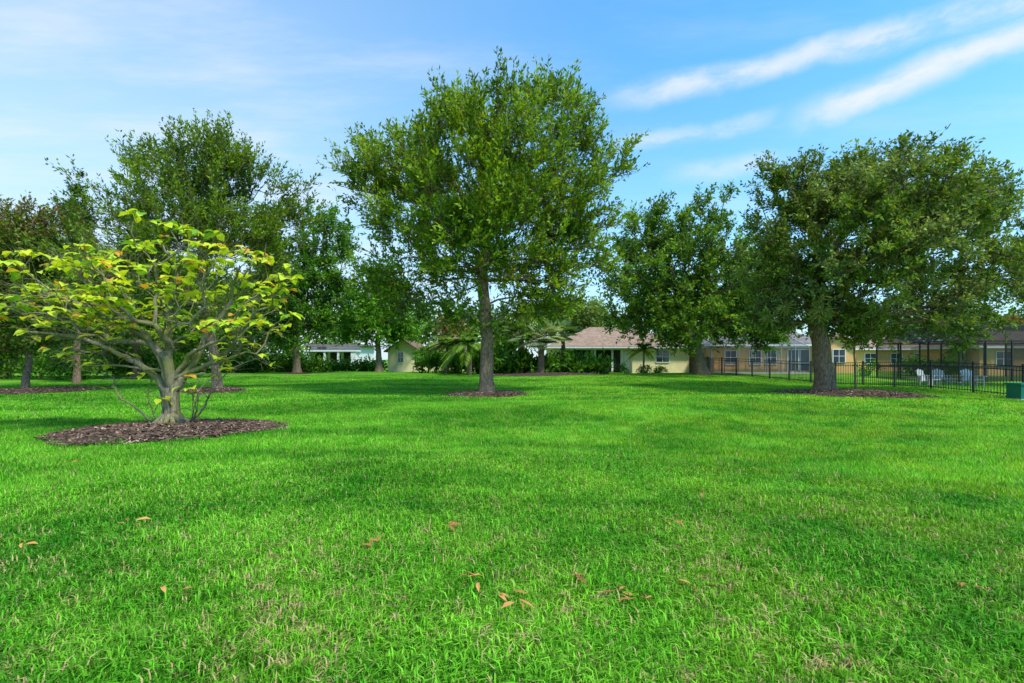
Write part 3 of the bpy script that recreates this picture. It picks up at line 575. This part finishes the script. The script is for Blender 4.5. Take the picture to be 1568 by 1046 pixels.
# ------------------------------------------------------------ houses
CREAM = mat_simple('cream_stucco', (.82, .70, .40), .9, .06, 2); PEACH = mat_simple('peach_stucco', (.76, .43, .16), .9, .06, 2); WHITE = mat_simple('white_paint', (.76, .76, .74), .6, .04, 3)
ROOF_T = mat_roof('tan_roof_tile', (.36, .24, .17)); ROOF_G = mat_roof('grey_brown_roof', (.24, .20, .19)); ROOF_B = mat_roof('brown_roof', (.25, .16, .10))
GLASS = mat_simple('window_glass', (.04, .05, .065), .08, .2, 1, 0, .8); DARK = mat_simple('painted_interior_shade', (.035, .035, .04), .8, .4, 1.2); METAL_B = mat_simple('black_aluminium', (.022, .024, .026), .5, .1, 3, 0, .4)  # DARK: near-black colour standing in for the shade inside lanai and porch
BLUEGREY = mat_simple('grey_frame', (.26, .28, .31), .5, .05, 3); CONC = mat_simple('patio_concrete', (.45, .42, .37), .9, .1, 3)
def screenmat(name, c, op):
    m, nt, N, L = newmat(name); o = N.new('ShaderNodeOutputMaterial'); a = N.new('ShaderNodeBsdfTransparent'); b = N.new('ShaderNodeBsdfDiffuse'); mx = N.new('ShaderNodeMixShader')
    b.inputs[0].default_value = (*c, 1); mx.inputs[0].default_value = op; L.new(a.outputs[0], mx.inputs[1]); L.new(b.outputs[0], mx.inputs[2]); L.new(mx.outputs[0], o.inputs[0]); return m
SCR = screenmat('insect_screen', (.035, .035, .04), .60); SCR_L = screenmat('grey_insect_screen', (.14, .16, .20), .22)
def hip(name, x0, x1, y0, y1, ze, zr, mat, par):
    w, dp = x1-x0, y1-y0; ins = min(w, dp)/2
    if w >= dp: R = [(x0+ins, (y0+y1)/2, zr), (x1-ins+.01, (y0+y1)/2, zr)]; Fs = [(0, 1, 5, 4), (1, 2, 5), (2, 3, 4, 5), (3, 0, 4), (0, 3, 2, 1)]
    else: R = [((x0+x1)/2, y0+ins, zr), ((x0+x1)/2, y1-ins, zr)]; Fs = [(0, 1, 4), (1, 2, 5, 4), (2, 3, 5), (3, 0, 4, 5), (0, 3, 2, 1)]
    obj(name, pymesh(name, [(x0, y0, ze), (x1, y0, ze), (x1, y1, ze), (x0, y1, ze)]+R, Fs, mat), par)
    boxes(name+'_fascia', [(x0+.02, x1-.02, y0+.02, y1-.02, ze-.2, ze-.003)], WHITE, par)
def window(par, x, y, z, w, h, nm='window'):
    f = .07
    boxes(nm+'_frame', [(x-w/2-f, x-w/2, y-.06, y-.002, z-f, z+h+f), (x+w/2, x+w/2+f, y-.06, y-.002, z-f, z+h+f), (x-w/2, x+w/2, y-.06, y-.002, z+h, z+h+f), (x-w/2, x+w/2, y-.09, y-.002, z-f, z), (x-.02, x+.02, y-.05, y-.025, z, z+h), (x-w/2, x-.02, y-.045, y-.025, z+h*.5-.02, z+h*.5+.02), (x+.02, x+w/2, y-.045, y-.025, z+h*.5-.02, z+h*.5+.02)], WHITE, par)
    boxes(nm+'_glass', [(x-w/2, x+w/2, y-.02, y-.004, z, z+h)], GLASS, par)
x0 = at(846, 50); gy = 50; h1 = empty('cream_bungalow', (x0, gy, gz(x0, gy)))
Wd = at(1052, 50)-x0
boxes('walls', [(0, 2.0, 0, 9, -.2, 2.45), (7.3, 8.1, .0, 9, -.2, 2.45), (8.1, Wd, -.6, 9, -.2, 2.45), (2.0, 7.3, 3, 9, -.2, 2.45)], CREAM, h1)
boxes('lanai_back_shade_panel', [(2.3, 7.0, 2.9, 2.99, .05, 2.15)], DARK, h1)  # solid dark panel on the back wall, lanai shade put into its colour
boxes('columns', [(2.0, 2.25, 0, .25, 0, 2.45), (4.3, 4.5, 0, .2, 0, 2.45), (6.1, 6.3, 0, .2, 0, 2.45), (7.05, 7.29, 0, .25, 0, 2.45), (2.25, 4.3, 0, .08, .9, .98), (4.5, 6.1, 0, .08, .9, .98), (2.25, 7.05, .02, .2, 2.25, 2.448)], WHITE, h1)
boxes('lanai_screen_mullions', [(a, a+.06, .04, .1, 0, 2.25) for a in (2.8, 3.3, 3.8, 5.0, 5.55, 6.65)], METAL_B, h1)
obj('lanai_screen', pymesh('lanai_screen', [(2.25, .07, 0), (7.05, .07, 0), (7.05, .07, 2.25), (2.25, .07, 2.25)], [(0, 1, 2, 3)], SCR), h1)
window(h1, 11.2, -.6, 1.0, 1.3, 1.2); window(h1, 1.0, 0, .9, .9, 1.2)
boxes('door', [(7.4, 8.0, -.04, -.003, 0, 2.1)], WHITE, h1)
hip('main_roof', -.6, Wd+.5, -.7, 9.6, 2.62, 4.9, ROOF_T, h1); hip('wing_roof', 7.7, Wd+.8, -1.25, 6, 2.60, 4.1, ROOF_T, h1)
x0 = at(594, 50); h2 = empty('cream_gable_house', (x0, 50, gz(x0, 50))); w = at(640, 50)-x0
boxes('walls', [(0, w, 0, 8, -.2, 2.3), (w, w+6, 1.5, 9, -.2, 2.1)], CREAM, h2)
obj('gable_wall', pymesh('gable_wall', [(0, .0, 2.3), (w, .0, 2.3), (w/2, .0, 3.25), (0, .2, 2.3), (w, .2, 2.3), (w/2, .2, 3.25)], [(0, 1, 2), (5, 4, 3), (0, 2, 5, 3), (1, 4, 5, 2), (0, 3, 4, 1)], CREAM), h2)
obj('gable_roof', pymesh('gable_roof', [(-.35, -.4, 2.15), (w/2, -.4, 3.4), (w+.35, -.4, 2.15), (-.35, 8, 2.15), (w/2, 8, 3.4), (w+.35, 8, 2.15), (-.35, -.4, 2.03), (w/2, -.4, 3.27), (w+.35, -.4, 2.03), (-.35, 8, 2.03), (w/2, 8, 3.27), (w+.35, 8, 2.03)], [(0, 1, 4, 3), (1, 2, 5, 4), (6, 9, 10, 7), (7, 10, 11, 8), (0, 6, 7, 1), (1, 7, 8, 2), (2, 8, 11, 5), (3, 4, 10, 9), (0, 3, 9, 6)], ROOF_B), h2)
hip('side_roof', w+.1, w+6.6, .9, 9.6, 2.3, 4.0, ROOF_B, h2); window(h2, w*.42, 0, 1.0, .55, 1.0); window(h2, w+2.2, 1.5, .8, 1, 1)
x0 = at(468, 60); h3 = empty('white_porch_house', (x0, 60, gz(x0, 60)))
boxes('walls', [(0, 6.2, 1.6, 8, -.2, 3.0), (0, .4, 0, 1.6, -.2, 2.3), (2.2, 2.45, 0, .25, -.2, 2.3), (3.9, 4.15, 0, .25, -.2, 2.3), (5.6, 6.2, 0, 1.6, -.2, 2.3), (-.2, 6.4, -.1, 1.6, 2.3, 2.5)], WHITE, h3)
boxes('porch_shade_panels', [(.5, 2.1, 1.5, 1.59, .05, 2.2), (2.5, 3.8, 1.5, 1.59, .05, 2.2), (4.2, 5.5, 1.5, 1.59, .05, 2.2)], DARK, h3)  # dark panels against a closed wall, painted as the shade behind the porch
boxes('upper_roof_band', [(-.5, 6.7, .9, 8.6, 3.0, 3.25)], ROOF_G, h3); window(h3, 1.4, 1.6, 2.58, 1.2, .3)
x0 = at(1150, 47); h4 = empty('peach_house', (x0, 47, gz(x0, 47))); w = at(1300, 47)-x0
boxes('walls', [(-3.6, w-3.2, 0, 9, -.2, 2.5), (w-3.2, w, -.9, 9, -.2, 2.6)], PEACH, h4)
obj('gable_wall', pymesh('gw', [(w-3.2, -.9, 2.6), (w, -.9, 2.6), (w-1.6, -.9, 3.5), (w-3.2, -.7, 2.6), (w, -.7, 2.6), (w-1.6, -.7, 3.5)], [(0, 1, 2), (5, 4, 3), (0, 2, 5, 3), (1, 4, 5, 2)], PEACH), h4)
obj('gable_roof', pymesh('gr', [(w-3.6, -1.3, 2.5), (w-1.6, -1.3, 3.66), (w+.4, -1.3, 2.5), (w-3.6, 5, 2.5), (w-1.6, 5, 3.66), (w+.4, 5, 2.5), (w-3.6, -1.3, 2.38), (w-1.6, -1.3, 3.52), (w+.4, -1.3, 2.38)], [(0, 1, 4, 3), (1, 2, 5, 4), (0, 6, 7, 1), (1, 7, 8, 2)], ROOF_T), h4)
hip('roof', -4.2, w-.5, -.6, 9.6, 2.68, 4.7, ROOF_G, h4)
for xx in (-2.0, .4, 1.9): window(h4, xx, 0, .75, 1.05, 1.25)
boxes('sliding_door_glass', [(3.6, 5.6, -.03, -.003, .1, 2.1)], GLASS, h4); boxes('sliding_door_frame', [(3.5, 3.6, -.07, -.003, 0, 2.2), (5.6, 5.7, -.07, -.003, 0, 2.2), (4.55, 4.65, -.07, -.035, .1, 2.1), (3.6, 5.6, -.07, -.003, 2.1, 2.2)], WHITE, h4)
window(h4, w-1.6, -.9, .9, 1.1, 1.2)
x0 = at(1312, 54); h5 = empty('peach_hip_roof_house', (x0, 54, gz(x0, 54))); boxes('walls', [(0, 8.4, 0, 8, -.2, 2.3)], PEACH, h5); hip('roof', -.6, 9, -.6, 8.6, 2.5, 4.3, ROOF_T, h5)
for xx in (1.5, 4.4, 7): window(h5, xx, 0, .8, 1.2, 1.1)

def cage(name, x, y, wx, dy, h, zr, nx, fm, sm, rz=0, t=.06):
    root = empty(name, (x, y, gz(x, y)), rz); B = []; zm = .9
    xs = np.linspace(0, wx, nx+1); ins = 1.2
    for k, a in enumerate(xs):
        B += [(a-t/2, a+t/2, 0, t, 0, h), (a-t/2, a+t/2, dy-t, dy, 0, h)]
    for yy in (0, dy-t):
        for z in (zm, h-t):
            for a, b2 in zip(xs[:-1], xs[1:]): B.append((a+t/2, b2-t/2, yy+.004, yy+t-.004, z, z+t))
    ny = max(2, int(dy/2)); ys = np.linspace(0, dy, ny+1)
    for a in (0, wx):
        for yy in ys[1:-1]: B.append((a-t/2, a+t/2, yy-t/2, yy+t/2, 0, h))
        for z in (zm, h-t): B.append((a-t/2+.004, a+t/2-.004, t+.001, dy-t-.001, z+.004, z+t-.004))
    boxes('frame', B, fm, root)
    tb = Tubes()
    for a in xs:
        a2 = min(max(a, ins), wx-ins); tb.tube([(a, t/2, h), (a2, ins, zr), (a2, dy-ins, zr), (a, dy-t/2, h)], [t*.5]*4, 4)
    for yy in (ins, dy/2, dy-ins): tb.tube([(ins, yy, zr), (wx-ins, yy, zr)], [t*.5]*2, 4)
    obj('roof_bars', tb.mesh(name+'_bars', fm), root)
    V = [(0, .03, .05), (wx, .03, .05), (wx, dy-.03, .05), (0, dy-.03, .05), (0, .03, h), (wx, .03, h), (wx, dy-.03, h), (0, dy-.03, h), (ins, ins, zr), (wx-ins, ins, zr), (wx-ins, dy-ins, zr), (ins, dy-ins, zr)]
    obj('screen_panels', pymesh(name+'_screen', V, [(0, 1, 5, 4), (1, 2, 6, 5), (3, 0, 4, 7), (4, 5, 9, 8), (5, 6, 10, 9), (6, 7, 11, 10), (7, 4, 8, 11), (8, 9, 10, 11)], sm), root)
    boxes('patio_slab', [(-.1, wx+.1, -.1, dy+.1, -.2, .04)], CONC, root)
    return root
cage('pool_screen_enclosure', at(1090, 43.5), 43.8, at(1243, 43.5)-at(1090, 43.5), 2.9, 2.4, 3.3, 7, BLUEGREY, SCR_L)
c2 = cage('dark_pool_screen_enclosure', at(1470, 30.5), 30.5, 10, 7, 2.7, 3.7, 6, METAL_B, SCR, 0, .08)
h6 = empty('rear_house', (at(1500, 41), 41, gz(at(1500, 41), 41))); boxes('walls', [(0, 10, 0, 6, -.2, 2.4)], PEACH, h6); hip('roof', -.5, 10.5, -.5, 6.5, 2.5, 3.9, ROOF_B, h6); window(h6, 2, 0, .8, 1.2, 1.2); window(h6, 5, 0, .3, 1.8, 1.8)

# ------------------------------------------------------------ fences
def fence(name, pts, h=1.38):
    x0, y0 = pts[0]; z0 = gz(x0, y0); root = empty(name, (x0, y0, z0)); V = []; Fs = []
    def bx(c, u, hu, hv, za, zb, zc=None, zd=None):
        v = np.array([-u[1], u[0]]); b = len(V); zc = za if zc is None else zc; zd = zb if zd is None else zd
        for (s1, s2) in ((-1, -1), (1, -1), (1, 1), (-1, 1)):
            q = np.array(c)+u*s1*hu+v*s2*hv; V.append((q[0]-x0, q[1]-y0, (za if s1 < 0 else zc)-z0))
        for (s1, s2) in ((-1, -1), (1, -1), (1, 1), (-1, 1)):
            q = np.array(c)+u*s1*hu+v*s2*hv; V.append((q[0]-x0, q[1]-y0, (zb if s1 < 0 else zd)-z0))
        Fs.extend([(b, b+3, b+2, b+1), (b+4, b+5, b+6, b+7), (b, b+1, b+5, b+4), (b+1, b+2, b+6, b+5), (b+2, b+3, b+7, b+6), (b+3, b, b+4, b+7)])
    for (a, b2) in zip(pts[:-1], pts[1:]):
        a = np.array(a, float); b2 = np.array(b2, float); L0 = np.linalg.norm(b2-a); u = (b2-a)/L0; n = max(1, round(L0/1.83)); st = L0/n
        for k in range(n+1):
            c = a+u*st*k; zz = gz(*c); bx(c, u, .035, .035, zz-.05, zz+h+.05)
            bx(c, u, .045, .045, zz+h+.05, zz+h+.07)
            if k < n:
                e = c+u*st; ze = gz(*e); mid = (c+e)/2
                for (q, w) in ((.1, .035), (h-.22, .035), (h-.04, .035)): bx(mid, u, st/2-.036, .014, zz+q, zz+q+w, ze+q, ze+q+w)
                m = 16
                for j in range(1, m):
                    c3 = c+u*st*j/m; z3 = zz+(ze-zz)*j/m; bx(c3, u, .010, .010, z3+.04, z3+h-.045)
    me = pymesh(name, V, Fs, METAL_B); obj('pickets_rails_posts', me, root)
fence('black_picket_fence', [(24.4, 9), (21.9, 20.7), (17.5, 43)])
fence('black_picket_fence', [(17.45, 43.2), (16.2, 44.0)])

GRN = mat_simple('green_enamel', (.015, .16, .11), .45, .06, 3)
ux, uy = 21.0, 19.9; ub = empty('utility_box', (ux, uy, gz(ux, uy)))
boxes('cabinet', [(-.35, .35, -.3, .3, .06, .62)], GRN, ub); boxes('lid', [(-.39, .39, -.34, .34, .622, .70)], GRN, ub); boxes('pad', [(-.45, .45, -.4, .4, -.05, .058)], CONC, ub); boxes('lock_handle', [(-.04, .04, -.33, -.302, .35, .45)], METAL_B, ub)
CH = mat_simple('grey_chair_paint', (.5, .5, .48), .6, .05, 3)
def chair(x, y, rz):
    r = empty('adirondack_chair', (x, y, gz(x, y)), rz)
    boxes('legs_and_arms', [(-.36, -.29, -.35, -.27, 0, .56), (.29, .36, -.35, -.27, 0, .56), (-.36, -.29, .25, .33, 0, .56), (.29, .36, .25, .33, 0, .56), (-.42, -.26, -.42, .38, .561, .59), (.26, .42, -.42, .38, .561, .59)], CH, r)
    boxes('seat_slats', [(-.285, .285, -.38+.12*k, -.28+.12*k, .36-.025*k, .385-.025*k) for k in range(6)], CH, r)
    for k in range(5):
        o = boxes('back_slat_%d' % k, [(-.05, .05, -.012, .012, 0, .82-.05*abs(k-2))], CH, r); o.location = (-.23+.115*k, .30, .2); o.rotation_euler = (-.38, 0, 0)
chair(at(1424, 27.5), 27.5, .3); chair(at(1442, 28.5), 28.5, -.4); chair(at(1490, 27), 27, -.2)

# ------------------------------------------------------------ light, sky
SUN_EL = math.radians(55); az = math.atan2(.72, -.60)   # from +Y towards +X
sd = Vector((math.sin(az)*math.cos(SUN_EL), math.cos(az)*math.cos(SUN_EL), math.sin(SUN_EL)))
ld = bpy.data.lights.new('sun', 'SUN'); ld.energy = 4.6; ld.angle = math.radians(7); ld.color = (1, .95, .85)
lo = bpy.data.objects.new('sun', ld); scene.collection.objects.link(lo); lo.rotation_euler = (-sd).to_track_quat('-Z', 'Y').to_euler(); lo.location = (0, 0, 30)
w = bpy.data.worlds.new('World'); scene.world = w; w.use_nodes = True; nt = w.node_tree; N = nt.nodes; L = nt.links; N.clear()
STR = .15
out = N.new('ShaderNodeOutputWorld'); bg = N.new('ShaderNodeBackground'); bg.inputs[1].default_value = STR; L.new(bg.outputs[0], out.inputs[0])
sky = N.new('ShaderNodeTexSky'); sky.sky_type = 'NISHITA'; sky.sun_disc = False; sky.sun_elevation = SUN_EL; sky.sun_rotation = az; sky.air_density = 1.0; sky.dust_density = .4; sky.ozone_density = 1.5
tc = N.new('ShaderNodeTexCoord'); dirv = tc.outputs['Generated']
def M(op, a, b=None, c=None, clamp=False):
    n = N.new('ShaderNodeMath'); n.operation = op; n.use_clamp = clamp
    for k, v in enumerate((a, b, c)):
        if v is None: continue
        if isinstance(v, (int, float)): n.inputs[k].default_value = v
        else: L.new(v, n.inputs[k])
    return n.outputs[0]
def VM(op, a, b=None, sc=None):
    n = N.new('ShaderNodeVectorMath'); n.operation = op
    for k, v in enumerate((a, b)):
        if v is None: continue
        if isinstance(v, (tuple, Vector)): n.inputs[k].default_value = tuple(v)
        else: L.new(v, n.inputs[k])
    if sc is not None:
        if isinstance(sc, (int, float)): n.inputs['Scale'].default_value = sc
        else: L.new(sc, n.inputs['Scale'])
    return n
def MR(v, a, b, c, d):
    n = N.new('ShaderNodeMapRange'); n.interpolation_type = 'SMOOTHSTEP'
    L.new(v, n.inputs[0]); n.inputs[1].default_value = a; n.inputs[2].default_value = b; n.inputs[3].default_value = c; n.inputs[4].default_value = d; return n.outputs[0]
def NZ(vec, sc, det=6, rough=.6):
    n = N.new('ShaderNodeTexNoise'); n.inputs['Scale'].default_value = sc; n.inputs['Detail'].default_value = det; n.inputs['Roughness'].default_value = rough; L.new(vec, n.inputs['Vector']); return n
sx = N.new('ShaderNodeSeparateXYZ'); L.new(dirv, sx.inputs[0]); dz = M('MAXIMUM', sx.outputs['Z'], .06)
inv = M('DIVIDE', 1.0, dz); plane = VM('SCALE', dirv, sc=inv).outputs[0]
mp = N.new('ShaderNodeMapping'); mp.inputs['Rotation'].default_value = (0, 0, math.radians(28)); mp.inputs['Scale'].default_value = (.5, 1.4, 1); L.new(plane, mp.inputs[0])
ci = NZ(mp.outputs[0], 1.3, 7, .62); wisps = MR(ci.outputs['Fac'], .42, .76, 0, .75)
leftw = MR(sx.outputs['X'], -.6, .35, 1, .3)
wisps = M('MULTIPLY', wisps, leftw)
dn = NZ(dirv, 5, 5); off = VM('SUBTRACT', dn.outputs['Color'], (.5, .5, .5)).outputs[0]; dd = VM('ADD', dirv, VM('SCALE', off, sc=.06).outputs[0]).outputs[0]
def sd_(px, py): return Vector(((px-784)/F, 1, (550-py)/F)).normalized()
total = wisps
mp2 = N.new('ShaderNodeMapping'); mp2.inputs['Scale'].default_value = (3, 3, 9); L.new(dd, mp2.inputs[0]); fib = NZ(mp2.outputs[0], 2.6, 7, .65)
fibf = MR(fib.outputs['Fac'], .28, .62, .25, 1)
for (p1, p2, wid, amp, e0, e1) in [((930, 160), (1568, 5), .032, .85, .05, .12), ((1195, 195), (1568, 55), .034, 1.0, .02, .10), ((960, 225), (1170, 185), .024, .65, .05, .05), ((1040, 272), (1200, 245), .03, .55, .05, .05)]:
    a, b2 = sd_(*p1), sd_(*p2); n = a.cross(b2).normalized(); t = (b2-a).normalized()
    ds = M('ABSOLUTE', VM('DOT_PRODUCT', dd, n).outputs['Value']); f = MR(ds, 0, wid, 1, 0)
    tv = VM('DOT_PRODUCT', dirv, t).outputs['Value']; lo_, hi_ = a.dot(t), b2.dot(t)
    f = M('MULTIPLY', f, MR(tv, lo_-e0, lo_+e1, 0, 1))
    if p2[0] < 1500: f = M('MULTIPLY', f, MR(tv, hi_-.05, hi_+.05, 1, 0))
    f = M('MULTIPLY', M('MULTIPLY', f, fibf), amp); total = M('MAXIMUM', total, f)
haze = M('POWER', M('SUBTRACT', 1.0, M('MAXIMUM', sx.outputs['Z'], 0.0), clamp=True), 3.6)
veil = MR(sx.outputs['X'], -.75, .40, .40, 0.0)
hz = M('ADD', haze, veil, clamp=True)
tint = VM('MULTIPLY', sky.outputs[0], (.66, 1.85, 2.30)).outputs[0]
m1 = N.new('ShaderNodeMixRGB'); L.new(M('MULTIPLY', hz, .94), m1.inputs[0]); L.new(tint, m1.inputs[1]); m1.inputs[2].default_value = (.78/STR, .90/STR, 1.0/STR, 1)
m2 = N.new('ShaderNodeMixRGB'); L.new(M('MULTIPLY', total, .9, clamp=True), m2.inputs[0]); L.new(m1.outputs[0], m2.inputs[1]); m2.inputs[2].default_value = (.92/STR, .96/STR, 1.0/STR, 1)
L.new(m2.outputs[0], bg.inputs[0])

# ------------------------------------------------------------ camera
cam = bpy.data.cameras.new('camera'); cam.lens = F/1568*36; cam.sensor_width = 36; cam.shift_y = .0175; cam.clip_end = 4000; cam.clip_start = .05
co = bpy.data.objects.new('camera', cam); scene.collection.objects.link(co); co.location = (0, 0, EYE); co.rotation_euler = (math.radians(90), 0, 0); scene.camera = co
scene.view_settings.view_transform = 'Standard'; scene.view_settings.look = 'None'; scene.view_settings.exposure = 0
